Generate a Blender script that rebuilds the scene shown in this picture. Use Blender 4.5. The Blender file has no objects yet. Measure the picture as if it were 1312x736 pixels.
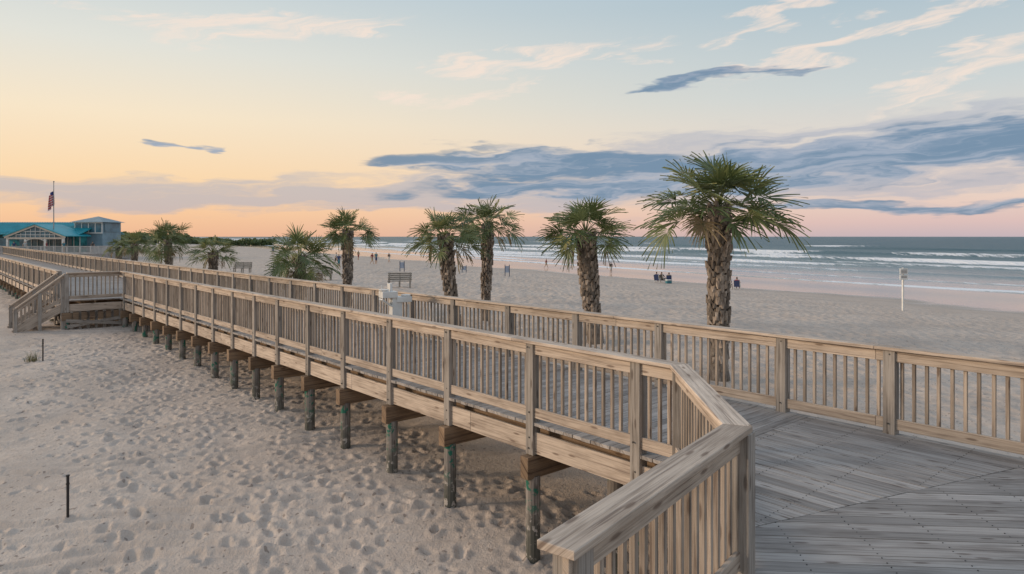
import bpy, bmesh, math, random
import numpy as np
from mathutils import Vector, Matrix, noise as mnoise
random.seed(7); rng=np.random.default_rng(5)
S=bpy.context.scene
S.view_settings.view_transform='Standard'; S.view_settings.look='None'; S.view_settings.exposure=0
CAMZ=4.24; DECK=1.81
# ------------------------------------------------ materials helpers
def srgb(r,g,b):
    f=lambda c:(c/255/12.92) if c/255<=0.04045 else ((c/255+0.055)/1.055)**2.4
    return (f(r),f(g),f(b),1)
class NT:
    def __init__(s,tree): s.t=tree; s.n=tree.nodes; s.l=tree.links
    def new(s,typ,**k):
        n=s.n.new(typ)
        for a,b in k.items(): setattr(n,a,b)
        return n
    def put(s,sock,v):
        if isinstance(v,bpy.types.NodeSocket): s.l.new(v,sock)
        elif v is not None: sock.default_value=v
    def m(s,op,a,b=None,c=None,clamp=False):
        n=s.new('ShaderNodeMath',operation=op); n.use_clamp=clamp
        s.put(n.inputs[0],a); s.put(n.inputs[1],b)
        if c is not None: s.put(n.inputs[2],c)
        return n.outputs[0]
    def mix(s,f,a,b,blend='MIX'):
        n=s.new('ShaderNodeMix',data_type='RGBA',blend_type=blend)
        s.put(n.inputs[0],f); s.put(n.inputs[6],a); s.put(n.inputs[7],b)
        return n.outputs[2]
    def ss(s,x,a,b,o0=0.0,o1=1.0):
        n=s.new('ShaderNodeMapRange',interpolation_type='SMOOTHSTEP')
        s.put(n.inputs[0],x); n.inputs[1].default_value=a; n.inputs[2].default_value=b
        n.inputs[3].default_value=o0; n.inputs[4].default_value=o1
        return n.outputs[0]
    def noise(s,vec,scale,detail=4,rough=.55,dist=0,dim='3D'):
        n=s.new('ShaderNodeTexNoise'); n.noise_dimensions=dim; s.put(n.inputs['Vector'],vec)
        n.inputs['Scale'].default_value=scale; n.inputs['Detail'].default_value=detail
        n.inputs['Roughness'].default_value=rough; n.inputs['Distortion'].default_value=dist
        return n.outputs[0]
    def mapping(s,vec,scale=(1,1,1),loc=(0,0,0),rot=(0,0,0)):
        n=s.new('ShaderNodeMapping'); s.put(n.inputs[0],vec)
        n.inputs['Scale'].default_value=scale; n.inputs['Location'].default_value=loc; n.inputs['Rotation'].default_value=rot
        return n.outputs[0]
    def ramp(s,f,stops):
        n=s.new('ShaderNodeValToRGB'); s.put(n.inputs[0],f); e=n.color_ramp.elements
        while len(e)<len(stops): e.new(0.5)
        for i,(p,c) in enumerate(stops): e[i].position=p; e[i].color=c if len(c)==4 else (*c,1)
        return n.outputs[0]
    def bump(s,h,strength,dist=0.01,normal=None):
        n=s.new('ShaderNodeBump'); s.put(n.inputs['Height'],h); n.inputs['Strength'].default_value=strength
        n.inputs['Distance'].default_value=dist
        if normal is not None: s.l.new(normal,n.inputs['Normal'])
        return n.outputs[0]
def newmat(name):
    m=bpy.data.materials.new(name); m.use_nodes=True
    q=NT(m.node_tree); b=q.n['Principled BSDF']
    return m,q,b
def simple(name,col,rough=.7,var=.15,scale=6,metal=0):
    m,q,b=newmat(name)
    tc=q.new('ShaderNodeTexCoord').outputs['Object']
    n=q.noise(tc,scale,2)
    c=(*col[:3],1); d=tuple(x*(1-var*2) for x in col[:3])+(1,)
    q.put(b.inputs['Base Color'],q.mix(q.ss(n,.3,.7),d,c)); b.inputs['Roughness'].default_value=rough
    b.inputs['Metallic'].default_value=metal
    return m
def wood(name,light,dark,rough=.85,algae=False,patch=(.60,.575,.56),scr=.30):
    m,q,b=newmat(name)
    uv=q.new('ShaderNodeUVMap').outputs[0]; at=q.new('ShaderNodeAttribute',attribute_name='tint').outputs['Fac']
    g=q.noise(q.mapping(uv,(.9,34,1)),1.0,4,.62,.35,'2D')
    g2=q.noise(q.mapping(uv,(3,150,1)),1.0,2,.6,0,'2D')
    big=q.noise(q.mapping(uv,(.9,3.2,1)),1.3,3,.6,0,'2D')
    col=q.ramp(g,[(.30,dark),(.43,tuple(a*.6+c*.4 for a,c in zip(light,dark))),(.60,light)])
    col=q.mix(q.ss(big,.45,.70,0,.6),col,(*patch,1),'MULTIPLY')
    col=q.mix(q.ss(g2,.36,.5,scr,0),col,(.4,.36,.33,1),'MULTIPLY')
    v=q.new('ShaderNodeTexVoronoi',voronoi_dimensions='2D'); q.put(v.inputs['Vector'],q.mapping(uv,(1.3,5.5,1))); v.inputs['Scale'].default_value=1
    k=q.ss(v.outputs['Distance'],.04,.11,.7,0)
    col=q.mix(k,col,(dark[0]*.5,dark[1]*.42,dark[2]*.38,1))
    t=q.new('ShaderNodeCombineColor'); 
    for i in range(3): q.put(t.inputs[i],at)
    col=q.mix(1.0,col,t.outputs[0],'MULTIPLY')
    if algae:
        gp=q.new('ShaderNodeNewGeometry').outputs['Position']
        sp=q.new('ShaderNodeSeparateXYZ'); q.put(sp.inputs[0],gp)
        n=q.noise(gp,3.5,4,.7); h=q.m('ADD',sp.outputs[2],q.m('MULTIPLY',n,1.4))
        col=q.mix(q.ss(h,1.0,1.55,.7,0),col,(.05,.06,.05,1))
        n2=q.noise(gp,7,3,.6); 
        col=q.mix(q.m('MULTIPLY',q.ss(n2,.53,.6),q.ss(sp.outputs[2],.4,.85)),col,(.02,.13,.09,1))
        n3=q.noise(gp,11,3,.6)
        col=q.mix(q.m('MULTIPLY',q.ss(n3,.55,.62),q.ss(sp.outputs[2],1.0,.4)),col,(.38,.35,.32,1))
    q.put(b.inputs['Base Color'],col); b.inputs['Roughness'].default_value=rough
    b.inputs['Specular IOR Level'].default_value=.25
    hh=q.m('ADD',g,q.m('MULTIPLY',g2,.5))
    q.put(b.inputs['Normal'],q.bump(hh,.6,.005))
    return m
M_rail=wood('weathered_rail_wood',(.56,.46,.375),(.27,.21,.17))
M_post=wood('weathered_post_wood',(.37,.33,.295),(.17,.147,.128))
M_deck=wood('grey_deck_wood',(.41,.372,.345),(.23,.205,.187),rough=.8,scr=.18)
M_beam=wood('brown_beam_wood',(.29,.20,.13),(.11,.072,.05))
M_pile=wood('piling_wood',(.28,.25,.225),(.12,.10,.088),algae=True)
M_bolt=simple('galvanised_bolt',(.10,.095,.09),.5,.2,40,.6)
# ------------------------------------------------ mesh builder
class MB:
    def __init__(s): s.v=[];s.f=[];s.uv=[];s.t=[]
    def add(s,vs,fs,uvf,tint):
        o=len(s.v); s.v+= [tuple(p) for p in vs]
        for f in fs:
            s.f.append([i+o for i in f]); s.t.append(tint)
            for i in f: s.uv.append(uvf(Vector(vs[i])))
    def beam(s,p0,p1,w,h,up=(0,0,1),tint=None):
        p0=Vector(p0);p1=Vector(p1);a=(p1-p0).normalized();u=Vector(up)
        b=a.cross(u).normalized();c=b.cross(a).normalized()
        vs=[]
        for p in (p0,p1):
            for sb,sc in ((-1,-1),(1,-1),(1,1),(-1,1)): vs.append(p+b*sb*w/2+c*sc*h/2)
        fs=[(0,1,2,3),(7,6,5,4),(0,4,5,1),(1,5,6,2),(2,6,7,3),(3,7,4,0)]
        r1=random.random()*50;r2=random.random()*50
        if tint is None: tint=random.uniform(.78,1.12)
        s.add(vs,fs,lambda p:((p-p0).dot(a)+r1,(p-p0).dot(b)+(p-p0).dot(c)*1.01+r2),tint)
    def post(s,x,y,z0,z1,w,ang,tint=None,w2=None):
        d=Vector((math.cos(ang),math.sin(ang),0))
        s.beam((x,y,z0),(x,y,z1),w,w2 or w,up=d,tint=tint)
    def prism(s,poly,z0,z1,axis,tint=None):
        n=len(poly)
        ar=sum(poly[i][0]*poly[(i+1)%n][1]-poly[(i+1)%n][0]*poly[i][1] for i in range(n))
        if abs(ar)<1e-5: return
        if ar<0: poly=poly[::-1]
        vs=[Vector((p[0],p[1],z0)) for p in poly]+[Vector((p[0],p[1],z1)) for p in poly]
        fs=[tuple(range(n-1,-1,-1)),tuple(range(n,2*n))]+[(i,(i+1)%n,n+(i+1)%n,n+i) for i in range(n)]
        a=Vector((axis[0],axis[1],0)).normalized(); b=Vector((-a.y,a.x,0)); o=vs[0].copy()
        r1=random.random()*50;r2=random.random()*50
        if tint is None: tint=random.uniform(.8,1.1)
        s.add(vs,fs,lambda p:((p-o).dot(a)+r1,(p-o).dot(b)+(p.z-z0)+r2),tint)
    def cyl(s,x,y,z0,z1,r,n=12,tint=None,r1=None,axis=None):
        r1=r if r1 is None else r1
        p0=Vector((x,y,z0)); a=Vector((0,0,1)) if axis is None else Vector(axis).normalized()
        L=(z1-z0); b=a.orthogonal().normalized(); c=a.cross(b)
        vs=[]
        for k,(rr,l) in enumerate(((r,0),(r1,L))):
            for i in range(n):
                t=2*math.pi*i/n; vs.append(p0+a*l+b*math.cos(t)*rr+c*math.sin(t)*rr)
        fs=[tuple(range(n-1,-1,-1)),tuple(range(n,2*n))]+[(i,(i+1)%n,n+(i+1)%n,n+i) for i in range(n)]
        q=random.random()*50
        if tint is None: tint=random.uniform(.8,1.1)
        s.add(vs,fs,lambda p:((p-p0).dot(a)+q,math.atan2((p-p0).dot(c),(p-p0).dot(b))*r+q),tint)
    def obj(s,name,mat,parent=None,bevel=0,smooth=False):
        me=bpy.data.meshes.new(name); me.from_pydata(s.v,[],s.f)
        ul=me.uv_layers.new(name='UVMap'); ul.data.foreach_set('uv',np.array(s.uv,dtype=np.float32).ravel())
        at=me.attributes.new('tint','FLOAT','FACE'); at.data.foreach_set('value',np.array(s.t,dtype=np.float32))
        me.materials.append(mat); me.update()
        if smooth: me.shade_smooth()
        o=bpy.data.objects.new(name,me); S.collection.objects.link(o)
        if parent: o.parent=parent
        if bevel:
            m=o.modifiers.new('bevel','BEVEL'); m.width=bevel; m.segments=1; m.limit_method='ANGLE'
        return o
def empty(name,loc=(0,0,0),rot=0):
    e=bpy.data.objects.new(name,None); e.empty_display_size=.3; S.collection.objects.link(e)
    e.location=loc; e.rotation_euler=(0,0,rot); return e
# ------------------------------------------------ terrain function
SN=(.865,.502)
def smooth(x,a,b):
    t=np.clip((x-a)/(b-a),0,1); return t*t*(3-2*t)
def ground_np(X,Y):
    s=X*SN[0]+Y*SN[1]
    zl=np.interp(Y,[0,8.9,10.4,14,17.4,25,60,6000],[-.05,-.05,.12,.28,.42,.75,.8,.8])
    z=zl+(-1.2-zl)*smooth(s,15,67)
    z=z-(.25*smooth(s,66,84))-2.5*smooth(s,82,130)
    return z
def gz(x,y): return float(ground_np(np.array([float(x)]),np.array([float(y)]))[0])
def axis(lo,hi,step,a,b,g=1.05):
    c=list(np.arange(lo,hi,step)); st=step;x=c[-1];r=[]
    while x<b: st*=g; x+=st; r.append(x)
    st=step;x=lo;l=[]
    while x>a: st*=g; x-=st; l.append(x)
    return np.array(l[::-1]+c+r)
xs=axis(-15,5,.04,-4000,5000); ys=axis(8.2,24,.04,-300,7000)
X,Y=np.meshgrid(xs,ys)
Z=ground_np(X,Y)
dv=np.array([-.658,.753]); pv=np.array([.753,.658])
def vnoise(X,Y,sc,seed):
    r=np.random.default_rng(seed); n=256; tab=r.random((n,n))
    x=X/sc;y=Y/sc; xi=np.floor(x).astype(int);yi=np.floor(y).astype(int);fx=x-xi;fy=y-yi
    fx=fx*fx*(3-2*fx);fy=fy*fy*(3-2*fy)
    g=lambda a,b:tab[a%n,b%n]
    return (g(xi,yi)*(1-fx)+g(xi+1,yi)*fx)*(1-fy)+(g(xi,yi+1)*(1-fx)+g(xi+1,yi+1)*fx)*fy-.5
near=1-smooth(X*SN[0]+Y*SN[1],36,56)
Z+=near*(vnoise(X,Y,3.1,1)*.16+vnoise(X,Y,1.1,2)*.065)
mid=((X>-60)&(X<60)&(Y<90))
rough=np.clip(.6+1.3*vnoise(X,Y,2.6,31),.2,1)
Z+=near*mid*rough*(vnoise(X,Y,.45,3)*.036+vnoise(X,Y,.22,4)*.018+vnoise(X,Y,.12,9)*.008)
sea_side=smooth(X*pv[0]+Y*pv[1],9.5,12)
Z+=near*mid*sea_side*(vnoise(X,Y,.75,51)*.10+vnoise(X,Y,.38,52)*.07)
U=X*.97+Y*.24; V=-X*.24+Y*.97
for off in (9.55,9.9,10.5,11.1,11.4,12.2,13.6,13.9,15.1):
    c=V-off-.28*np.sin(U*.55+off)-.1*np.sin(U*1.7)
    fade=smooth(-X,-1,1)*np.clip(.6+1.6*vnoise(X,Y,1.7,int(off*10)),0,1)
    Z+=-.036*np.exp(-(c/.06)**2)*fade+.02*np.exp(-((np.abs(c)-.13)/.06)**2)*fade
def stamp(x,y,a,depth,L,W):
    i0,i1=np.searchsorted(ys,[y-.34,y+.34]); j0,j1=np.searchsorted(xs,[x-.34,x+.34])
    if i1-i0<3 or j1-j0<3: return
    xx=X[i0:i1,j0:j1]-x; yy=Y[i0:i1,j0:j1]-y
    u=(xx*math.cos(a)+yy*math.sin(a))/L; v=(-xx*math.sin(a)+yy*math.cos(a))/W
    q=np.sqrt(u*u+v*v)
    Z[i0:i1,j0:j1]+=-depth*np.exp(-q**3)+depth*.42*np.exp(-((q-1.45)/.33)**2)*(1+.5*np.sign(-u))
ang0=math.atan2(dv[1],dv[0])
for w in range(115):
    a=ang0+random.gauss(0,.3)+(math.pi if random.random()<.5 else 0)
    off=-abs(random.gauss(0,3.4))-.2 if random.random()<.7 else random.uniform(-13,2)
    k=random.uniform(-6,18)
    x=.277+dv[0]*k+pv[0]*off; y=8.98+dv[1]*k+pv[1]*off
    st=random.uniform(.55,.75); L=random.uniform(.10,.14); W=random.uniform(.05,.07); dp=random.uniform(.022,.046)
    for i in range(random.randint(10,34)):
        a+=random.gauss(0,.07); x+=math.cos(a)*st; y+=math.sin(a)*st
        sd=.1*(1 if i%2 else -1)
        stamp(x-math.sin(a)*sd+random.gauss(0,.03),y+math.cos(a)*sd+random.gauss(0,.03),a+random.gauss(0,.12),dp*random.uniform(.6,1.3),L,W)
for i in range(1100):
    off=-abs(random.gauss(0,2.8))+1.5; k=random.uniform(-3,22)
    stamp(.277+dv[0]*k+pv[0]*off,8.98+dv[1]*k+pv[1]*off,random.uniform(0,6.3),random.uniform(.01,.036),random.uniform(.08,.13),random.uniform(.05,.1))
ny,nx=X.shape
co=np.empty((nx*ny,3),dtype=np.float32); co[:,0]=X.ravel();co[:,1]=Y.ravel();co[:,2]=Z.ravel()
idx=np.arange(nx*ny).reshape(ny,nx)
quads=np.stack([idx[:-1,:-1],idx[:-1,1:],idx[1:,1:],idx[1:,:-1]],-1).reshape(-1,4)
def gridmesh(name,co,quads,mat):
    me=bpy.data.meshes.new(name); me.vertices.add(len(co)); me.vertices.foreach_set('co',co.ravel())
    me.loops.add(quads.size); me.loops.foreach_set('vertex_index',quads.ravel().astype(np.int32))
    me.polygons.add(len(quads)); me.polygons.foreach_set('loop_start',np.arange(0,quads.size,4,dtype=np.int32))
    me.polygons.foreach_set('loop_total',np.full(len(quads),4,dtype=np.int32))
    me.update(calc_edges=True); me.shade_smooth(); me.materials.append(mat)
    o=bpy.data.objects.new(name,me); S.collection.objects.link(o); return o
m,q,b=newmat('beach_sand')
gp=q.new('ShaderNodeNewGeometry').outputs['Position']
dt=q.new('ShaderNodeVectorMath',operation='DOT_PRODUCT'); q.put(dt.inputs[0],gp); dt.inputs[1].default_value=(SN[0],SN[1],0)
s_=dt.outputs['Value']
n1=q.noise(gp,.35,3,.6,0,'2D'); n2=q.noise(gp,5,3,.65,0,'2D'); n3=q.noise(gp,60,1,.6,0,'2D')
col=q.mix(q.ss(n1,.35,.65),(.48,.392,.325,1),(.555,.46,.385,1))
col=q.mix(q.ss(n2,.3,.7,0,.34),col,(.36,.285,.235,1))
col=q.mix(q.ss(n3,.62,.75,0,.35),col,(.26,.20,.16,1))
n4=q.noise(gp,9,1,.5,0,'2D'); col=q.mix(q.ss(n4,.72,.75,0,.6),col,(.15,.11,.09,1))
sw=q.m('ADD',s_,q.m('MULTIPLY',q.m('SUBTRACT',q.noise(gp,.045,4,.6,0,'2D'),.5),22))
wet=q.ss(sw,50,56)
damp=q.ss(sw,42,52)
col=q.mix(q.m('MULTIPLY',damp,.35),col,(.36,.285,.23,1))
col=q.mix(wet,col,(.27,.205,.15,1))
q.put(b.inputs['Base Color'],col)
rg=q.m('SUBTRACT',.92,q.m('MULTIPLY',wet,.80)); q.put(b.inputs['Roughness'],rg)
b.inputs['Specular IOR Level'].default_value=.5
vo=q.new('ShaderNodeTexVoronoi',voronoi_dimensions='2D'); q.put(vo.inputs['Vector'],gp); vo.inputs['Scale'].default_value=2.2
sp=q.new('ShaderNodeSeparateXYZ'); q.put(sp.inputs[0],gp)
far=q.ss(q.m('ADD',sp.outputs[1],q.m('MULTIPLY',sp.outputs[0],.6)),12,22)
dry=q.m('SUBTRACT',1.0,damp)
h=q.m('MULTIPLY',q.m('MULTIPLY',q.ss(vo.outputs['Distance'],.0,.6),far),.07)
h=q.m('ADD',h,q.m('MULTIPLY',q.noise(gp,14,3,.7,0,'2D'),.022)); h=q.m('ADD',h,q.m('MULTIPLY',n3,.005))
h=q.m('MULTIPLY',h,q.m('ADD',q.m('MULTIPLY',dry,.99),.01))
bn=q.new('ShaderNodeBump'); q.put(bn.inputs['Height'],h); bn.inputs['Strength'].default_value=.8; bn.inputs['Distance'].default_value=1
q.put(b.inputs['Normal'],bn.outputs[0])
M_sand=m
gridmesh('sand_beach_ground',co,quads,M_sand)
# ------------------------------------------------ sea
ss=np.concatenate([np.arange(72,190,.55),np.arange(190,420,1.6)]); 
r=[];st=1.6;x=420
while x<9000: st*=1.09; x+=st; r.append(x)
ss=np.concatenate([ss,r])
tt=np.arange(-120,520,2.2); r=[];st=2.2;x=tt[-1]
while x<9000: st*=1.08;x+=st;r.append(x)
l=[];st=2.2;x=-120
while x>-5000: st*=1.12;x-=st;l.append(x)
tt=np.concatenate([l[::-1],tt,r])
SS,TT=np.meshgrid(ss,tt)
Zs=np.full(SS.shape,-1.30); foam=np.zeros(SS.shape)
Zs+=vnoise(SS,TT,14,11)*.16*smooth(SS,95,130)+vnoise(SS,TT*.4,5,12)*.14*smooth(SS,90,120)
waves=[(81,.04,1.0,1.0),(88,.12,1.3,1.0),(96,.25,1.6,1.0),(106,.38,2.0,1.0),(117,.5,2.2,.9),(130,.6,2.4,.9),(148,.75,2.8,.95),(168,.8,3.2,.7),(196,.95,3.4,.7),(232,.95,3.8,.45),(275,.9,4,.4),(325,.9,4.5,.25)]
for i,(s0,hh,w,fm) in enumerate(waves):
    c=s0+vnoise(TT*1.0,TT*0+i*7.3,70,20+i)*11+vnoise(TT,TT*0+i*3.1,22,40+i)*4
    dd=SS-c
    pres=np.clip(.66+1.6*vnoise(TT,TT*0+i*5.7,55,60+i),0,1) if i>0 else 1
    prof=np.where(dd<0,np.exp(-(dd/(w*.7))**2),np.exp(-(dd/(w*1.9))**2))
    Zs+=hh*prof*pres
    fr=np.where(dd<0,np.exp(-(dd/(w*1.4))**2),np.exp(-(dd/(w*.85))**2))
    patch=np.clip(fm+1.6*vnoise(TT,TT*0+i*11.,26,80+i),0,1.0)
    foam=np.maximum(foam,fr*patch*pres)
    tail=np.where((dd<0)&(dd>-8),(1+dd/8)*.52,0)*patch*pres*(s0<160)
    foam=np.maximum(foam,tail)
Zs=np.where(SS<76,-1.34,Zs)
co2=np.empty((SS.size,3),dtype=np.float32)
co2[:,0]=(SS*SN[0]-TT*.502).ravel(); co2[:,1]=(SS*SN[1]+TT*.865).ravel(); co2[:,2]=Zs.ravel()
idx=np.arange(SS.size).reshape(SS.shape)
q2=np.stack([idx[:-1,:-1],idx[:-1,1:],idx[1:,1:],idx[1:,:-1]],-1).reshape(-1,4)
m,q,b=newmat('sea_water')
gp=q.new('ShaderNodeNewGeometry').outputs['Position']
dt=q.new('ShaderNodeVectorMath',operation='DOT_PRODUCT'); q.put(dt.inputs[0],gp); dt.inputs[1].default_value=(SN[0],SN[1],0)
s_=dt.outputs['Value']
ROT=math.radians(-30)
gpr=q.mapping(gp,(1,.22,1),rot=(0,0,ROT))
fa=q.new('ShaderNodeAttribute',attribute_name='foam').outputs['Fac']
fn=q.noise(gpr,.9,5,.7,0,'2D'); fn2=q.noise(gp,3,3,.7,0,'2D')
fm=q.m('SUBTRACT',q.m('ADD',q.m('MULTIPLY',fa,1.2),q.m('MULTIPLY',q.m('ADD',fn,q.m('MULTIPLY',fn2,.35)),1.0)),1.0)
fm=q.ss(fm,.0,.3)
cb=q.noise(q.mapping(gp,(1,.25,1),rot=(0,0,ROT)),.03,3,.6,0,'2D')
wc=q.mix(q.ss(s_,90,420),(.10,.155,.17,1),(.03,.082,.11,1))
wc=q.mix(q.ss(cb,.35,.65,0,.5),wc,(.045,.105,.13,1))
wc=q.mix(q.ss(s_,84,100,.75,0),wc,(.26,.245,.21,1))
wc=q.mix(fm,wc,(.76,.76,.77,1))
q.put(b.inputs['Base Color'],wc)
q.put(b.inputs['Roughness'],q.m('ADD',q.ss(s_,85,160,.08,.36),q.m('MULTIPLY',fm,.5)))
b.inputs['IOR'].default_value=1.33
q.put(b.inputs['Specular IOR Level'],q.ss(s_,90,260,.45,.27))
hn=q.m('ADD',q.noise(gpr,.8,4,.6,0,'2D'),q.m('MULTIPLY',q.noise(gpr,3.2,2,.6,0,'2D'),.35))
hn=q.m('MULTIPLY',hn,q.ss(s_,84,125,.04,1))
q.put(b.inputs['Normal'],q.bump(hn,.9,.6))
sea=gridmesh('sea_water',co2,q2,m)
at=sea.data.attributes.new('foam','FLOAT','POINT'); at.data.foreach_set('value',foam.astype(np.float32).ravel())
# ------------------------------------------------ boardwalk
D_=Vector((-.658,.753,0)).normalized(); P_=Vector((.753,.658,0)).normalized()
ANG=math.atan2(D_.y,D_.x)
L0=Vector((.277,8.98,0)); 
A=Vector((1.775,7.255,0)); B=Vector((1.625,4.92,0)); C=Vector((.19,3.0,0))
WID=2.96
KP0,KP1,OUT=23.7,27.2,1.85
KEND=116
def Lp(k,off=0): return L0+D_*k+P_*off
kA=(A-L0).dot(D_)
walk=empty('boardwalk')
dk=MB()
k=kA+.008
while k<KEND:
    o0=-.06 if k<KP0 else -OUT-.06
    w=.142
    p0=Lp(k+w/2,o0+random.uniform(-.012,.012)); p1=Lp(k+w/2,WID+.05)
    dk.beam((p0.x,p0.y,DECK-.02),(p1.x,p1.y,DECK-.02+random.uniform(-.002,.002)),w,.04,tint=random.uniform(.75,1.1))
    k+=w+.009
def clip(poly,n,c,keep):
    out=[]
    for i in range(len(poly)):
        a=poly[i];b_=poly[(i+1)%len(poly)]
        da=(a[0]*n[0]+a[1]*n[1]-c)*keep; db=(b_[0]*n[0]+b_[1]*n[1]-c)*keep
        if da>=0: out.append(a)
        if (da>=0)!=(db>=0):
            t=da/(da-db); out.append((a[0]+(b_[0]-a[0])*t,a[1]+(b_[1]-a[1])*t))
    return out
screws=MB()
def strips(poly,direction,w,gap,mb):
    d=Vector((direction[0],direction[1])).normalized(); n=(-d.y,d.x)
    cs=[p[0]*n[0]+p[1]*n[1] for p in poly]; c=min(cs)-random.random()*w
    while c<max(cs):
        pl=clip(poly,n,c,1); 
        if len(pl)>2: pl=clip(pl,n,c+w,-1)
        if len(pl)>2:
            mb.prism(pl,DECK-.04,DECK+random.uniform(-.002,.002),(d.x,d.y),tint=random.uniform(.70,1.18))
            us=[p[0]*d.x+p[1]*d.y for p in pl]; u=math.ceil(min(us)/.6)*.6
            while u<max(us)-.08:
                if u>min(us)+.08:
                    for e in (.03,w-.03):
                        x=d.x*u+n[0]*(c+e); y=d.y*u+n[1]*(c+e)
                        if 0<x<7 and 4<y<10: screws.cyl(x+random.gauss(0,.003),y,DECK-.003,DECK+.0035,.006,6,1)
                u+=.6
        c+=w+gap
A2=A-P_*.05
SEL=Vector((1.57,5.51,0)); SER=Vector((5.70,7.34,0)); FA=Lp(kA,WID+.05)
sdir=(SER-SEL).normalized(); sn=Vector((-sdir.y,sdir.x,0))
U_=[(A2.x,A2.y),(SEL.x+sn.x*.004,SEL.y+sn.y*.004),(SER.x+sn.x*.004,SER.y+sn.y*.004),(FA.x,FA.y)]
strips(U_,(D_.x,D_.y),.142,.008,dk)
Lw=[(SEL.x-sn.x*.004,SEL.y-sn.y*.004),(B.x-.06,B.y+.02),(C.x-.04,C.y+.02),(-1.3,1.0),(-1.3,-1.2),(9,-1.2),(9.6,3.2),(SER.x-sn.x*.004,SER.y-sn.y*.004)]
strips(Lw,(1,-.075),.142,.008,dk)
dk.obj('deck_boards',M_deck,walk,bevel=.003)
screws.obj('deck_screws',M_bolt,walk)
stg=MB()
def stringer(a,b,z0,z1,th=.04,tint=None):
    stg.beam((a.x,a.y,(z0+z1)/2),(b.x,b.y,(z0+z1)/2),th,z1-z0,tint=tint)
def runpieces(k0,k1,off,z0,z1,th=.04,L=3.6):
    k=k0
    while k<k1-.01:
        e=min(k+L,k1); stringer(Lp(k+.002,off),Lp(e-.002,off),z0,z1,th,tint=random.uniform(.82,1.12)); k=e
runpieces(kA,KP0,-.005,DECK-.41,DECK-.13)
runpieces(KP1,KEND,-OUT-.005,DECK-.41,DECK-.13)
runpieces(kA,KEND,WID+.005,DECK-.41,DECK-.13)
stringer(Lp(KP0,-OUT),Lp(KP0,-.03),DECK-.41,DECK-.13); stringer(Lp(KP0,-OUT-.005),Lp(KP1,-OUT-.005),DECK-.41,DECK-.13)
stringer(A,B,DECK-.36,DECK-.05); stringer(B,C,DECK-.36,DECK-.05); stringer(C,Vector((-1.3,1,0)),DECK-.36,DECK-.05)
far_near=Lp(kA,WID+.005)-D_*5.0
stringer(Lp(kA,WID+.005),far_near,DECK-.41,DECK-.05)
stg.obj('rim_boards',M_rail,walk,bevel=.004)
stg=MB()
for off in (.25,.95,1.65,2.35):
    runpieces(kA-2.5,KEND,off,DECK-.40,DECK-.045,.05,6)
runpieces(KP0+.1,KEND,-.9,DECK-.40,DECK-.045,.05,6)
stringer(SEL-sdir*-.1,SER,DECK-.36,DECK-.043,.14)
stg.obj('joists',M_beam,walk)
kposts=[-1.74,0,1.85,3.53,5.2,6.75,8.31,9.7,11.18]
while kposts[-1]+1.5<KP0-.5: kposts.append(kposts[-1]+1.5)
kposts.append(KP0)
kouter=[KP0+1.65,KP1]
while kouter[-1]+1.9<KEND: kouter.append(kouter[-1]+1.9)
kf=[]
for dd in (5.4,6.75,8.44,9.49,11.05,12.44,13.86,15.27): kf.append((dd-9.52)/.753)
FR0=Vector((3.743,9.52,0)); kFoff=(FR0-L0).dot(D_)
kfar=[k+kFoff for k in kf]
while kfar[-1]+1.75<KEND: kfar.append(kfar[-1]+1.75)
pm=MB(); bmn=MB(); pl=MB(); bolts=MB()
TOP=DECK+1.07-.04
def post_at(p,zb=DECK-.43,ztop=TOP,ang=ANG,w=.14,near=False,side=-1):
    pm.post(p.x,p.y,zb,ztop,w,ang,tint=random.uniform(.8,1.18))
    if near:
        nrm=P_*side
        for zz in (DECK-.2,DECK-.34,DECK+.98,DECK+.13):
            c=p+nrm*(w/2); 
            bolts.cyl(c.x+random.uniform(-.02,.02),c.y,zz,zz+.012,.011,8,axis=(nrm.x,nrm.y,0))
def piling(p,ztop,r=.095):
    pl.cyl(p.x,p.y,gz(p.x,p.y)-.5,ztop,r*random.uniform(.92,1.08),14)
BT,BB=DECK-.44,DECK-.73
for i,k in enumerate(kposts+kouter):
    out= -.0 if k<KP0 else -OUT
    p=Lp(k,out)
    post_at(p,near=(k<14))
    a=Lp(k,out-.16); b_=Lp(k,WID+.2)
    bmn.beam((a.x,a.y,(BT+BB)/2),(b_.x,b_.y,(BT+BB)/2),.15,BT-BB,tint=random.uniform(.75,1.15))
    for off in (out+.0,WID*.5 if k>15 else None,WID):
        if off is None: continue
        piling(Lp(k,off),BB+.02)
for k in kfar: post_at(Lp(k,WID),near=(k<10),side=-1)
post_at(A+Vector((.02,.03,0)),ang=ANG+.4); 
pm.post(B.x+.03,B.y-.02,DECK-.45,TOP,.14,math.radians(53),tint=1.0)
pm.post(C.x+.09,C.y+.12,DECK-.45,TOP,.14,math.radians(53),tint=1.0)
piling(A,DECK-.4); piling(B,DECK-.4); piling(C,DECK-.4); piling(Vector((3.0,6.3,0)),DECK-.4); piling(Vector((1.3,8.6,0)),DECK-.4)
for (x,y) in ((4,3),(4.5,5),(7,4),(6,6.5),(7,1)): piling(Vector((x,y,0)),DECK-.05)
bmn.beam((B.x-.3,B.y,DECK-.5),(7,5.2,DECK-.5),.1,.26)
pm.obj('railing_posts',M_post,walk,bevel=.006)
bmn.obj('support_beams',M_beam,walk,bevel=.006)
pl.obj('pilings',M_pile,walk,smooth=False)
bolts.obj('bolts',M_bolt,walk)
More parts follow.
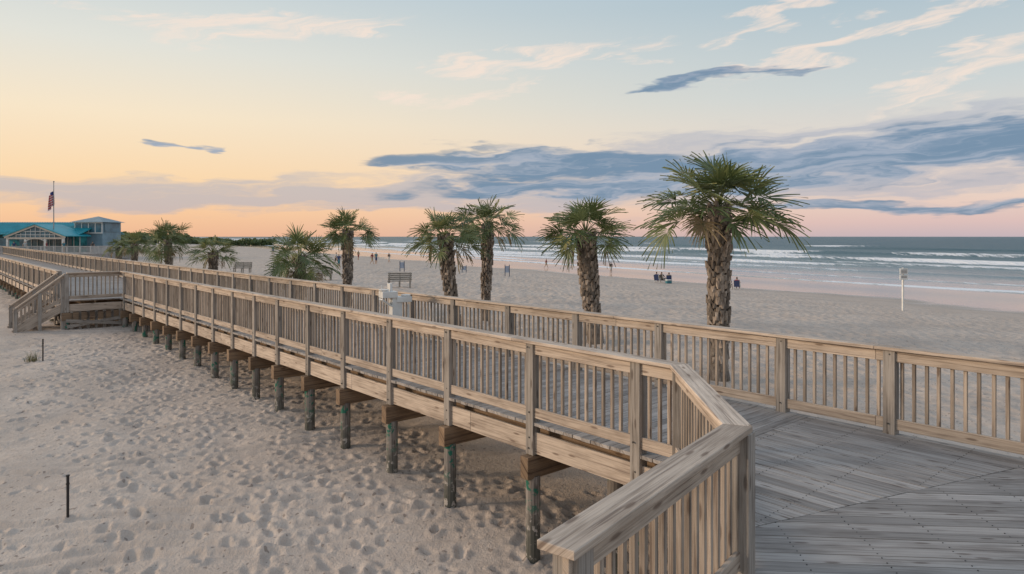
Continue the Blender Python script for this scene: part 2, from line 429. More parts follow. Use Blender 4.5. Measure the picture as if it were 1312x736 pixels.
def rail_run(mb,a,b,side,posts_k=None,bal=.135,cap=True,w_cap=.19,capL=4.2,slope=0,za=None,endcap=(0,0)):
    L=(b-a).length; d=(b-a).normalized()
    z=lambda t: DECK if za is None else za+slope*t
    def bm(t0,t1,off,zc,h,w,tint=None):
        p=a+d*t0+side*off;r_=a+d*t1+side*off
        mb.beam((p.x,p.y,z(t0)+zc),(r_.x,r_.y,z(t1)+zc),w,h,tint=tint)
    t=0
    while t<L-.01:
        e=min(t+capL,L)
        ti=random.uniform(.86,1.08)
        bm(t+.0015,e-.0015,.022,1.07-.04-.072,.14,.038,random.uniform(.82,1.1))
        bm(t+.0015,e-.0015,.022,.125,.13,.038,random.uniform(.82,1.1))
        if cap: bm(t+.0015,e-.0015,.01,1.05,.04,w_cap,ti*1.08)
        t=e
    n=int(L/bal)
    for i in range(1,n):
        t=i*L/n+random.uniform(-.006,.006)
        p=a+d*t-side*.0185
        mb.post(p.x,p.y,z(t)+.075,z(t)+1.025,.038,math.atan2(d.y,d.x),tint=random.uniform(.56,.95))
left=MB()
nP=-P_
rail_run(left,Lp(kA+.0),Lp(KP0),nP,cap=False)
def cappoly(p,q_,n,w): return [(p.x+n.x*w,p.y+n.y*w),(q_.x+n.x*w,q_.y+n.y*w),(q_.x-n.x*w,q_.y-n.y*w),(p.x-n.x*w,p.y-n.y*w)]
def isect(p,d,q_,e):
    den=d.x*e.y-d.y*e.x; t=((q_.x-p.x)*e.y-(q_.y-p.y)*e.x)/den
    return Vector((p.x+d.x*t,p.y+d.y*t,0))
W2=.10
d1=D_; d2=(A-B).normalized(); d3=(B-C).normalized()
n1=Vector((-d1.y,d1.x,0)); n2=Vector((-d2.y,d2.x,0)); n3=Vector((-d3.y,d3.x,0))
Ao=isect(A+n1*W2,d1,A+n2*W2,d2); Ai=isect(A-n1*W2,d1,A-n2*W2,d2)
Bo=isect(B+n2*W2,d2,B+n3*W2,d3); Bi=isect(B-n2*W2,d2,B-n3*W2,d3)
ZC0,ZC1=DECK+1.03,DECK+1.07
e=kA+2.6; p=Lp(e)
left.prism([tuple(Ao.xy),tuple(Ai.xy),((p-n1*W2).x,(p-n1*W2).y),((p+n1*W2).x,(p+n1*W2).y)],ZC0,ZC1,(d1.x,d1.y),1.1)
g=d2*.002
left.prism([tuple((Ao-g).xy),tuple((Ai-g).xy),tuple((Bi+g).xy),tuple((Bo+g).xy)],ZC0,ZC1,(d2.x,d2.y),1.2)
cE=C-d3*.0
left.prism([tuple((Bo-d3*.002).xy),tuple((Bi-d3*.002).xy),tuple((cE-n3*W2).xy),tuple((cE+n3*W2).xy)],ZC0-.002,ZC1+.001,(d3.x,d3.y),.95)
k=e
while k<KP0-.01:
    e=min(k+4.2,KP0+.05)
    left.prism(cappoly(Lp(k+.002),Lp(e-.002),n1,W2),ZC0,ZC1,(d1.x,d1.y),random.uniform(.98,1.14)); k=e
rail_run(left,B,A,n2,cap=False,bal=.125)
rail_run(left,C+d3*.05,B,-n3,cap=False,bal=.12)
left.obj('wooden_railing',M_rail,None,bevel=.004)
farr=MB()
rail_run(farr,Lp(kfar[0],WID),Lp(KEND,WID),nP)
farr.obj('wooden_railing.001',M_rail,None,bevel=.004)
lnd=MB()
rail_run(lnd,Lp(KP0,0),Lp(KP0,-OUT),-D_)
rail_run(lnd,Lp(KP0+1.65,-OUT),Lp(KEND,-OUT),nP)
lnd.obj('wooden_railing.002',M_rail,None,bevel=.003)
stp=empty('beach_staircase'); sb=MB(); sp_=MB()
c0=Lp(KP0+.05,-OUT-.05); c1=Lp(KP0+1.6,-OUT-.05)
g0=gz(c0.x-1.3,c0.y-1); nst=6; rise=(DECK-g0)/nst; run=.26
for i in range(1,nst):
    for j in range(2):
        a_=c0-P_*(run*(i-1)+.07+j*.14); b_=c1-P_*(run*(i-1)+.07+j*.14)
        sb.beam((a_.x,a_.y,DECK-rise*i),(b_.x,b_.y,DECK-rise*i),.13,.04)
for c in (c0,c1):
    e_=c-P_*(run*nst)
    sb.beam((c.x,c.y,DECK-.2),(e_.x,e_.y,g0-.02),.045,.28)
    for tt_ in (0.05,.5,.97):
        p=c.lerp(e_,tt_); zg=DECK+(g0-DECK)*tt_
        sp_.post(p.x,p.y,gz(p.x,p.y)-.2,zg+.88,.11,ANG)
    sb.beam((c.x,c.y,DECK+1.02),(e_.x,e_.y,g0+.85),.15,.04)
    sb.beam((c.x,c.y,DECK+.9),(e_.x,e_.y,g0+.73),.04,.12)
    sb.beam((c.x,c.y,DECK+.14),(e_.x,e_.y,g0+.14),.04,.12)
    for i in range(1,13):
        p=c.lerp(e_,i/13); zg=DECK+(g0-DECK)*i/13
        sb.post(p.x,p.y,zg+.1,zg+.85-.1*i/13,.036,ANG,tint=.8)
sb.obj('treads_and_rails',M_rail,stp); sp_.obj('newel_posts',M_post,stp)
br=MB()
for (ka,kb) in ((KP0,KP0+1.65),(KP0+1.65,KP1)):
    a_=Lp(ka,-OUT-.07);b_=Lp(kb,-OUT-.07); za=gz(a_.x,a_.y)+.1
    br.beam((a_.x,a_.y,za),(b_.x,b_.y,BB),.04,.12); br.beam((a_.x-.04,a_.y-.03,BB),(b_.x-.04,b_.y-.03,za),.04,.12)
a_=Lp(KP0-.08,-OUT);b_=Lp(KP0-.08,0); za=gz(a_.x,a_.y)+.1
br.beam((a_.x,a_.y,za),(b_.x,b_.y,BB),.04,.12); br.beam((a_.x,a_.y-.05,BB),(b_.x,b_.y-.05,za),.04,.12)
for i in range(7):
    p=Lp(KP0-.03,-OUT+.15+i*.27); br.post(p.x,p.y,gz(p.x,p.y)-.1,DECK-.42,.09,ANG,tint=random.uniform(.6,1))
br.obj('cross_bracing',M_post,walk)
# ------------------------------------------------ palms
def leafmat():
    m,q,b=newmat('palm_frond')
    at=q.new('ShaderNodeAttribute',attribute_name='tint').outputs['Fac']
    c=q.ramp(at,[(0,(.30,.21,.12)),(.18,(.24,.19,.09)),(.3,(.07,.095,.033)),(.62,(.12,.155,.055)),(.85,(.20,.225,.09)),(1,(.32,.30,.12))])
    q.put(b.inputs['Base Color'],c); b.inputs['Roughness'].default_value=.5
    tr=q.new('ShaderNodeBsdfTranslucent'); q.put(tr.inputs[0],c)
    mx=q.new('ShaderNodeMixShader'); mx.inputs[0].default_value=.22
    q.l.new(b.outputs[0],mx.inputs[1]); q.l.new(tr.outputs[0],mx.inputs[2])
    q.l.new(mx.outputs[0],q.n['Material Output'].inputs[0])
    return m
M_leaf=leafmat()
m,q,b=newmat('palm_trunk_bark')
at=q.new('ShaderNodeAttribute',attribute_name='tint').outputs['Fac']
tc=q.new('ShaderNodeTexCoord').outputs['Object']
n=q.noise(q.mapping(tc,(14,14,4)),1,4,.7); n2=q.noise(tc,3,2)
c=q.ramp(n,[(.3,(.09,.068,.055)),(.5,(.23,.185,.15)),(.7,(.42,.355,.30))])
c=q.mix(q.ss(n2,.4,.65,0,.5),c,(.55,.5,.45,1),'MULTIPLY')
t=q.new('ShaderNodeCombineColor'); [q.put(t.inputs[i],at) for i in range(3)]
q.put(b.inputs['Base Color'],q.mix(1.0,c,t.outputs[0],'MULTIPLY')); b.inputs['Roughness'].default_value=.9
q.put(b.inputs['Normal'],q.bump(n,.8,.02)); M_bark=m
def palm(ratio,D,ytop,crown,trunk_r,lean=(0,0),nleaf=30,boots=True,seed=0,low=-22,dryf=.08,squash=.82):
    R=random.Random(seed+100)
    x=ratio*D; y=D; z0=gz(x,y)-.1; ztop=CAMZ+(303-ytop)/875*D
    root=empty('palm_tree',(x,y,z0))
    H=ztop-z0
    tr=MB(); N=26; n=14
    ctr=lambda t: Vector((lean[0]*(t-t*t*.35)/.65,lean[1]*t,H*t))
    vs=[];fs=[]
    for i in range(N+1):
        t=i/N; c=ctr(t); rr=trunk_r*(1.18-.35*min(1,t*3)+.17*smooth(np.array(t),.35,.6)-.1*t)*(1+.05*R.uniform(-1,1))
        for j in range(n):
            a=2*math.pi*j/n; vs.append(c+Vector((math.cos(a),math.sin(a),0))*rr*(1+.08*R.uniform(-1,1)))
    for i in range(N):
        for j in range(n): fs.append((i*n+j,i*n+(j+1)%n,(i+1)*n+(j+1)%n,(i+1)*n+j))
    fs.append(tuple(range(N*n,N*n+n)))
    tr.add(vs,fs,lambda p:(p.z,p.x),.8)
    if boots:
        rows=int(H*.9/.1)
        for i in range(rows):
            t=.08+.92*i/rows; c=ctr(t); rr=trunk_r*(.9 if t<.35 else 1.0)
            for j in range(8):
                if R.random()<(.35 if t<.3 else .08): continue
                a=2*math.pi*(j+.5*(i%2))/8+R.uniform(-.1,.1)
                o=Vector((math.cos(a),math.sin(a),0)); sd=Vector((-o.y,o.x,0)); wd=trunk_r*R.uniform(.28,.42); hh=R.uniform(.12,.24); ot=R.uniform(.03,.12)*(0.6+t)
                b0=c+o*rr*.85; vs=[b0-sd*wd-Vector((0,0,.03)),b0+sd*wd-Vector((0,0,.03)),b0+o*ot+sd*wd*.55+Vector((0,0,hh)),b0+o*ot-sd*wd*.55+Vector((0,0,hh)),
                   b0+o*(ot*.6+.05),b0+o*(ot*.2)+Vector((0,0,hh*.9))]
                tr.add(vs,[(0,4,3),(4,1,2),(4,2,3),(3,2,5),(0,3,5),(1,5,2)],lambda p:(p.z,p.x),R.uniform(.55,1.55))
    tr.obj('trunk',M_bark,root)
    lf=MB(); top=ctr(1.0); sag=Vector((0,0,-1))
    for i in range(nleaf):
        f=i/(nleaf-1); el=math.radians(84-(84-low)*f**.8+R.uniform(-10,10)); az=i*2.39996+R.uniform(-.3,.3)
        dirv=Vector((math.cos(az)*math.cos(el),math.sin(az)*math.cos(el),math.sin(el)))
        pet=crown*R.uniform(.30,.62); Rr=crown*R.uniform(.38,.50)
        if el>1.0: pet*=.85
        dry=(f>1-dryf)
        if dry: pet*=.8; Rr*=.8
        yel=R.random()<.12
        tint=R.uniform(0,.16) if dry else (R.uniform(.85,1) if yel else R.uniform(.32,.9)*(1-.2*f)+.06)
        droop=.15+.45*R.random()*f if not dry else .6
        base=top+Vector((dirv.x*.1,dirv.y*.1,.08*crown*(1-f)-.05-.06*f*crown))
        pts=[base+dirv*pet*t+sag*(.10*crown*t*t*(.3+f)) for t in (0,.35,.7,1)]
        fd=(pts[3]-pts[2]).normalized(); side=fd.cross(Vector((0,0,1)))
        if side.length<.05: side=Vector((math.sin(az),-math.cos(az),0))
        side.normalize(); nn=side.cross(fd).normalized()
        vs=[];
        for p,w in zip(pts,(.035,.02,.015,.012)): vs+= [p-side*w,p+side*w,p+nn*w*.7]
        fs=[]
        for s_i in range(3):
            o=s_i*3
            fs+=[(o,o+1,o+4,o+3),(o+1,o+2,o+5,o+4),(o+2,o,o+3,o+5)]
        sqf=lambda V:[Vector((v.x,v.y,top.z+(v.z-top.z)*squash)) for v in V]
        lf.add(sqf(vs),fs,lambda p:(0,0),min(1,tint+.25) if not dry else tint)
        hub=pts[3]; nl=24; dth=math.radians(235)/nl; roll=R.uniform(-.9,.9); pitch=R.uniform(-.8,.2)
        fd2=(fd*math.cos(pitch)+nn*math.sin(pitch)).normalized(); nn1=(nn*math.cos(pitch)-fd*math.sin(pitch)).normalized()
        side2=(side*math.cos(roll)+nn1*math.sin(roll)); nn2=side2.cross(fd2).normalized()
        for j in range(nl):
            if R.random()<.05: continue
            th=(j+.5-nl/2)*dth+R.uniform(-.045,.045)
            dd=fd2*math.cos(th)+side2*math.sin(th)+nn2*(.35*abs(math.sin(th)))
            dd.normalize(); w_=side2*math.cos(th)-fd2*math.sin(th)
            hb=hub+fd2*(.16*Rr*max(0,math.cos(th)))
            ll=Rr*(.84+.2*math.cos(th))*R.uniform(.8,1.12)
            vs=[]; kk=nn2*(.014 if j%2 else -.014); br_=R.uniform(.7,1.9)
            for t,wf in ((.02,.08),(.36,.50),(.62,.34),(.84,.17),(1,.03)):
                p=hb+dd*ll*t*(1 if t<.8 else .98)+sag*(droop*ll*max(0,t-.3)**2*br_); w=Rr*.4*dth*wf
                vs+=[p-w_*w+kk*t,p+w_*w-kk*t]
            fs=[(a*2,a*2+1,a*2+3,a*2+2) for a in range(4)]
            lf.add(sqf(vs),fs,lambda p:(0,0),max(0,min(1,tint+R.uniform(-.09,.14))))
    lf.obj('crown_fronds',M_leaf,root)
    return root
palm(.3029,18,264,2.12,.25,(.0,0),42,seed=1,low=-14,dryf=.04,squash=.78)
palm(.1230,23,298,1.66,.27,(-.35,0),36,seed=2,low=-18,dryf=.05)
palm(-.0400,28,288,1.55,.16,(.12,.1),32,seed=3,low=-18)
palm(-.0810,25.7,303,1.55,.21,(-.42,0),32,seed=4,low=-22)
palm(-.2410,34.6,297,1.65,.20,(0,0),32,seed=5,low=-15)
palm(-.3080,31,330,1.65,.22,(-.1,0),36,seed=6,low=-35,dryf=.08,squash=1)
palm(-.4377,42,324,1.6,.2,(0,0),30,seed=7,low=-20)
palm(-.5006,49,308,1.75,.2,(-.2,0),34,seed=8,low=-45,dryf=.15,squash=1)
palm(-.5530,59,313,1.7,.2,(0,0),28,seed=9,low=-25)
palm(-.5760,66,318,1.4,.2,(0,0),26,seed=10,low=-25)
# ------------------------------------------------ distant tree line
tl=MB()
for i in range(5200):
    t=random.random(); rt=-.66+.31*t; D=255+170*t+random.uniform(-8,8)
    hmax=(4.4+2.6*mnoise.noise(Vector((t*26,3.3,0)))+1.6*mnoise.noise(Vector((t*90,1,0))))*(1-.25*t)
    z=gz(rt*D,D)+hmax*random.random()**.7; s_=random.uniform(.4,1.1)
    c=Vector((rt*D+random.uniform(-2,2),D,z)); a=Vector((random.gauss(0,1),random.gauss(0,1),random.gauss(0,1))).normalized(); b2=a.orthogonal().normalized(); c2=a.cross(b2)
    tl.add([c+b2*s_,c+c2*s_,c-b2*s_*.8,c-c2*s_],[(0,1,2,3)],lambda p:(0,0),random.uniform(.3,.7))
tl.obj('distant_tree_line',M_leaf)
# ------------------------------------------------ building
M_teal=simple('teal_metal_roof',(.02,.33,.40),.45,.12,1)
M_white=simple('white_paint',(.76,.74,.70),.6,.08,3)
M_cream=simple('cream_fascia',(.62,.53,.44),.7,.1,3)
M_wallb=simple('blue_green_mural_wall',(.06,.36,.38),.7,.45,.9)
M_glass=simple('dark_blue_glass',(.10,.22,.28),.15,.2,1)
M_navy=simple('navy_wall',(.20,.30,.36),.6,.15,1)
def box(mb,x0,x1,y0,y1,z0,z1,t=1): mb.prism([(x0,y0),(x1,y0),(x1,y1),(x0,y1)],z0,z1,(1,0),t)
bld=empty('beach_pavilion_building')
bz=1.0
a=MB(); box(a,-88,-66,104,114,bz,4.55); a.obj('hall_walls',M_wallb,bld)
a=MB()
for (xa,xb) in ((-88,-82.2),(-81.8,-76.2)):
    box(a,xa+.6,xb-.6,103.93,104.1,2.2,4.0)
box(a,-75,-67,103.93,104.1,1.9,4.2); a.obj('hall_windows',M_glass,bld)
a=MB()
v=[(-89,103,4.5),(-65.2,103,4.5),(-65.2,109,6.35),(-89,109,6.35),(-89,115,4.5),(-65.2,115,4.5)]
v2=[(x,y,z+.12) for x,y,z in v]
a.add(v+v2,[(3,2,1,0),(4,5,2,3),(6,7,8,9),(9,8,11,10),(0,1,7,6),(5,4,10,11),(1,2,8,7),(2,5,11,8),(0,6,9,3),(3,9,10,4)],lambda p:(p.x,p.y),1)
for i in range(60):
    x=-88.9+i*.4; a.beam((x,103,4.66),(x,109,6.50),.04,.05)
a.obj('main_roof',M_teal,bld)
gx0,gx1,gy=-73.6,-65.3,99.5; gm=(gx0+gx1)/2
a=MB()
for sx in (-1,1):
    e=gx0-.4 if sx<0 else gx1+.4
    a.beam((e,(gy+105)/2,4.25),(gm,(gy+105)/2,6.0),105-gy+.6,.12)
a.obj('porch_roof',M_teal,bld)
a=MB()
for sx in (-1,1):
    e=gx0-.3 if sx<0 else gx1+.3
    a.beam((e,gy-.15,4.1),(gm,gy-.15,5.85),.12,.32)
a.beam((gx0,gy-.1,3.95),(gx1,gy-.1,3.95),.12,.26)
a.obj('porch_fascia',M_cream,bld)
a=MB()
a.add([(gx0+.3,gy+.05,4.05),(gx1-.3,gy+.05,4.05),(gm,gy+.05,5.7)],[(0,1,2)],lambda p:(p.x,p.z),1)
a.obj('gable_glazing',M_glass,bld)
a=MB()
for i in range(-5,6):
    x=gm+i*.7; h=5.65-abs(i)*.7*.44
    if h>4.2: a.beam((x,gy-.02,4.0),(x,gy-.02,h),.08,.06,up=(1,0,0))
for zz in (4.45,4.95): 
    wd=(5.75-zz)/.44-.1; a.beam((gm-wd,gy-.06,zz),(gm+wd,gy-.06,zz),.05,.08)
for x in (gx0+.1,gx0+2.7,gx1-2.7,gx1-.1): a.post(x,gy,bz,4.1,.28,0)
for j in range(12):
    t0=math.pi*j/12;t1=math.pi*(j+1)/12
    a.beam((gm-math.cos(t0)*1.6,gy-.05,3.2+math.sin(t0)*.7),(gm-math.cos(t1)*1.6,gy-.05,3.2+math.sin(t1)*.7),.08,.12)
for i in range(9): a.post(gx0+.5+i*.92,103.85,1.7,4.3,.09,0)
a.obj('porch_columns_and_mullions',M_white,bld)
a=MB(); box(a,-67.9,-63.6,106,111,bz,6.45); a.obj('tower_walls',M_navy,bld)
a=MB(); box(a,-67.6,-63.9,105.93,106.1,4.9,6.2); box(a,-63.7,-63.53,106.5,110.5,4.9,6.2); a.obj('tower_windows',M_glass,bld)
a=MB(); e=.5
v=[(-67.9-e,106-e,6.45),(-63.6+e,106-e,6.45),(-63.6+e,111+e,6.45),(-67.9-e,111+e,6.45),(-65.75,108.5,7.4)]
a.add(v,[(3,2,1,0),(0,1,4),(1,2,4),(2,3,4),(3,0,4)],lambda p:(p.x,p.y),1); a.obj('tower_roof',simple('grey_blue_roof',(.24,.31,.34),.6,.1,2),bld)
a=MB()
for i in range(5): a.beam((-67.8+i*1.05,105.9,4.7),(-67.8+i*1.05,105.9,6.4),.1,.1,up=(1,0,0))
a.beam((-68,105.85,6.35),(-63.5,105.85,6.35),.1,.16); a.beam((-68,105.85,4.75),(-63.5,105.85,4.75),.1,.16); a.obj('tower_trim',M_white,bld)
a=MB(); box(a,-90,-58,94,106,.9,1.79); a.obj('terrace_base',M_deck,bld)
a=MB()
a.beam((-90,93.9,2.85),(-58,93.9,2.85),.1,.08); a.beam((-90,93.9,2.0),(-58,93.9,2.0),.06,.08)
a.beam((-58,93.9,2.85),(-58,106,2.85),.1,.08)
for i in range(214): a.post(-90+i*.15,93.9,1.8,2.85,.05 if i%12 else .12,0,tint=1)
for i in range(80): a.post(-58,93.9+i*.15,1.8,2.85,.05 if i%12 else .12,0,tint=1)
a.obj('terrace_fence',simple('grey_white_fence',(.52,.50,.48),.7,.1,2),bld)
fp=empty('flagpole',(-67.4,100.4,1.8)); a=MB(); a.cyl(0,0,0,10.4,.09,10,1,r1=.05); a.cyl(0,0,10.4,10.55,.1,10,1); a.obj('pole',simple('pole_metal',(.3,.3,.3),.4,.1),fp)
a=MB(); vs=[]; 
for i in range(9):
    for j in range(9):
        u=i/8;w=j/8; vs.append((-u*.75,.18*math.sin(u*9+w*2),9.3-w*2.3-u*.9))
fs=[(i*9+j,i*9+j+1,(i+1)*9+j+1,(i+1)*9+j) for i in range(8) for j in range(8)]
m,q,b=newmat('flag_stripes'); tc=q.new('ShaderNodeTexCoord').outputs['Object']; sp=q.new('ShaderNodeSeparateXYZ'); q.put(sp.inputs[0],tc)
st_=q.m('GREATER_THAN',q.m('SINE',q.m('MULTIPLY',q.m('ADD',sp.outputs[2],q.m('MULTIPLY',sp.outputs[0],-1.2)),17)),0)
cc=q.mix(st_,(.45,.03,.04,1),(.5,.45,.45,1)); cc=q.mix(q.m('GREATER_THAN',sp.outputs[2],8.5),cc,(.03,.05,.2,1)); q.put(b.inputs['Base Color'],cc)
a.add(vs,fs,lambda p:(p[0],p[2]),1); a.obj('flag',m,fp)
# ------------------------------------------------ small beach objects
M_grey=simple('bench_wood',(.36,.31,.26),.8,.2,8)
def bench(ratio,D,rot=0.1):
    x=ratio*D; r_=empty('park_bench',(x,D,gz(x,D)),rot); a=MB()
    for i in range(4): a.beam((-.8,-.22+i*.13,.45),(.8,-.22+i*.13,.45),.11,.04)
    for i in range(4): a.beam((-.8,.28+i*.03,.55+i*.13),(.8,.28+i*.03,.55+i*.13),.035,.10)
    a.obj('slats',M_grey,r_); a=MB()
    for sx in (-.7,0,.7):
        a.beam((sx,-.24,-.1),(sx,-.24,.45),.08,.08,up=(1,0,0)); a.beam((sx,.24,-.1),(sx,.37,1.0),.08,.06,up=(1,0,0)); a.beam((sx,-.26,.41),(sx,.28,.41),.06,.07)
        if sx: a.beam((sx,-.26,.66),(sx,.32,.66),.06,.04); a.beam((sx,-.24,.44),(sx,-.24,.66),.05,.05,up=(1,0,0))
    a.obj('frame',M_grey,r_)
bench(-.1646,46); bench(-.279,53); bench(-.395,64)
x=.5726*41; r_=empty('beach_warning_sign',(x,41,gz(x,41)),.25); a=MB()
a.beam((0,0,-.3),(0,0,2.2),.09,.09,up=(1,0,0)); a.beam((-.28,-.07,2.35),(.28,-.07,2.35),.04,.34); a.beam((-.28,-.07,1.99),(.28,-.07,1.99),.04,.3)
a.beam((0,0,2.1),(0,0,2.56),.09,.09,up=(1,0,0)); a.obj('post_and_boards',M_white,r_)
a=MB(); 
for zz in (2.42,2.34,2.26,2.05,1.97): a.beam((-.2,-.095,zz),(.2,-.095,zz),.006,.03)
a.obj('lettering',simple('sign_lettering',(.15,.12,.12)),r_)
M_dk=simple('dark_blue_panel',(.04,.06,.12),.6)
def banner(ratio,D,h,n=1):
    x=ratio*D; r_=empty('beach_marker_sign',(x,D,gz(x,D))); a=MB(); c=MB()
    for i in range(n):
        o=i*.55; a.post(o-.22,0,-.2,h,.07,0); a.post(o+.22,0,-.2,h,.07,0); c.beam((o-.2,-.02,h*.62),(o+.2,-.02,h*.62),.03,h*.55)
    a.obj('posts',M_dk,r_); c.obj('panel',simple('panel_face',(.35,.4,.5)),r_)
banner(-.161,70,1.1); banner(-.007,68.5,1.2,1); banner(-.07,75,.8)
fc=Lp(7.0,2.2); r_=empty('drinking_fountain',(fc.x,fc.y,DECK),.5); a=MB()
a.post(0,0,0,1.05,.24,0,tint=1); a.post(.3,0,0,.85,.05,0,tint=1)
a.beam((-.02,0,.98),(.34,0,.98),.3,.12,tint=1); a.beam((-.36,0,1.10),(0,0,1.10),.3,.14,tint=1); a.beam((-.1,.13,1.1),(-.1,.13,1.34),.06,.2,up=(0,1,0),tint=1)
a.cyl(-.28,0,1.17,1.22,.10,14,1,r1=.12); a.cyl(.24,0,1.04,1.08,.10,14,1,r1=.12); a.beam((-.36,0,1.0),(-.1,0,.82),.26,.03,tint=1)
a.cyl(-.34,0,1.2,1.32,.012,8,1); a.obj('pedestal_and_basins',simple('white_enamel',(.72,.70,.67),.35,.08,5),r_,bevel=.012)
M_iron=simple('dark_iron',(.02,.018,.018),.6)
for (x,y,h) in ((-6.52,10.02,.64),(-13.95,20.3,.62)):
    r_=empty('metal_stake',(x,y,gz(x,y))); a=MB(); a.cyl(0,0,-.3,h,.018,8,1,r1=.02); a.cyl(0,0,h,h+.02,.026,8,1); a.cyl(.0,0,h-.12,h-.1,.026,8,1); a.obj('rod',M_iron,r_)
r_=empty('beach_grass_tuft',(-14.3,20.3,gz(-14.3,20.3))); a=MB()
for i in range(90):
    az=random.uniform(0,6.28); l=random.uniform(.15,.42); sp0=Vector((random.gauss(0,.07),random.gauss(0,.07),-.02)); o=Vector((math.cos(az),math.sin(az),0)); sd=Vector((-o.y,o.x,0))*.006
    vs=[];
    for t in (0,.5,1): p=sp0+o*l*.6*t*t+Vector((0,0,l*t*(1-.25*t))); vs+=[p-sd*(1-t*.9),p+sd*(1-t*.9)]
    a.add(vs,[(0,1,3,2),(2,3,5,4)],lambda p:(0,0),random.uniform(.05,.5))
a.obj('blades',M_leaf,r_)
# ------------------------------------------------ people
M_skin=simple('skin',(.42,.26,.18),.6,.05); M_hair=simple('hair',(.05,.03,.02),.8,.1)
CL=[simple('cloth_%s'%n,c,.9,.1) for n,c in (('navy',(.04,.06,.15)),('white',(.5,.5,.48)),('red',(.25,.05,.06)),('teal',(.05,.18,.22)),('charcoal',(.05,.05,.055)),('khaki',(.3,.24,.16)))]
def person(x,y,rot,pose,shirt,shorts,sc=1.0,z=None,seatz=.3):
    if pose=='stand': J=dict(pel=(0,0,.93),ch=(0,.02,1.33),nk=(0,.02,1.5),hd=(0,0,1.62),ht=(0,0,1.72),
        kL=(-.1,-.03,.5),fL=(-.11,.02,.08),tL=(-.11,-.13,.04),kR=(.1,.05,.5),fR=(.12,.12,.08),tR=(.12,-.03,.04),
        sL=(-.19,.02,1.42),eL=(-.26,.05,1.14),hL=(-.24,-.06,.9),sR=(.19,.02,1.42),eR=(.26,-.02,1.14),hR=(.25,-.12,.92))
    elif pose=='walk': J=dict(pel=(0,0,.92),ch=(0,-.03,1.32),nk=(0,-.03,1.5),hd=(0,-.06,1.62),ht=(0,-.06,1.71),
        kL=(-.1,-.2,.52),fL=(-.1,-.32,.1),tL=(-.1,-.45,.06),kR=(.1,.08,.5),fR=(.1,.38,.16),tR=(.1,.3,.04),
        sL=(-.19,-.02,1.42),eL=(-.25,.14,1.16),hL=(-.24,.16,.92),sR=(.19,-.02,1.42),eR=(.25,-.12,1.16),hR=(.23,-.3,1.0))
    else: h=seatz; J=dict(pel=(0,.1,h+.1),ch=(0,.24,h+.48),nk=(0,.27,h+.66),hd=(0,.24,h+.78),ht=(0,.23,h+.88),
        kL=(-.12,-.33,h+.16),fL=(-.13,-.5,.1),tL=(-.13,-.62,.06),kR=(.12,-.33,h+.13),fR=(.14,-.58,.1),tR=(.14,-.7,.07),
        sL=(-.19,.23,h+.58),eL=(-.27,.08,h+.34),hL=(-.2,-.15,h+.28),sR=(.19,.23,h+.58),eR=(.28,.08,h+.34),hR=(.2,-.16,h+.26))
    R_=dict(pel=.135,ch=.14,nk=.055,hd=.098,ht=.06,kL=.062,fL=.04,tL=.035,kR=.062,fR=.04,tR=.035,sL=.065,eL=.042,hL=.034,sR=.065,eR=.042,hR=.034)
    E=[('pel','ch'),('ch','nk'),('nk','hd'),('hd','ht'),('pel','kL'),('kL','fL'),('fL','tL'),('pel','kR'),('kR','fR'),('fR','tR'),('ch','sL'),('sL','eL'),('eL','hL'),('ch','sR'),('sR','eR'),('eR','hR')]
    ks=list(J); me=bpy.data.meshes.new('p'); me.from_pydata([J[k] for k in ks],[(ks.index(a),ks.index(b)) for a,b in E],[])
    o=bpy.data.objects.new('p',me); S.collection.objects.link(o)
    sm=o.modifiers.new('s','SKIN'); sm.use_smooth_shade=True
    for i,k in enumerate(ks):
        me.skin_vertices[0].data[i].radius=(R_[k]*(1.15 if k in('pel','ch') else 1),R_[k]*.85 if k in('ch',) else R_[k])
        me.skin_vertices[0].data[i].use_root=(k=='pel')
    su=o.modifiers.new('u','SUBSURF'); su.levels=1; su.render_levels=1
    dg=bpy.context.evaluated_depsgraph_get(); me2=bpy.data.meshes.new_from_object(o.evaluated_get(dg))
    bpy.data.objects.remove(o)
    for mm in (M_skin,CL[shirt],CL[shorts],M_hair): me2.materials.append(mm)
    segs=[(Vector(J[a]),Vector(J[b]),a,b) for a,b in E]
    for pgn in me2.polygons:
        c=pgn.center; best=None;bd=9
        for a,b,na,nb in segs:
            ab=b-a; t=max(0,min(1,(c-a).dot(ab)/ab.length_squared)); d=(c-(a+ab*t)).length
            if d<bd: bd=d;best=(na,nb,t)
        na,nb,t=best; mi=0
        if (na,nb)==('pel','ch'): mi=1 if t>.2 else 2
        elif nb in('sL','sR') or (na,nb)==('ch','nk') and t<.75: mi=1
        elif nb in('eL','eR') and t<.6: mi=1
        elif nb in('kL','kR') and t<.9: mi=2
        elif nb=='ht' or (nb=='hd' and t>.6): mi=3 if (c.y-J['hd'][1]>-.02 or c.z>J['hd'][2]+.06) else 0
        pgn.material_index=mi
    ob=bpy.data.objects.new('person',me2); S.collection.objects.link(ob)
    ob.location=(x,y,gz(x,y) if z is None else z); ob.rotation_euler=(0,0,rot); ob.scale=(sc,)*3
    return ob
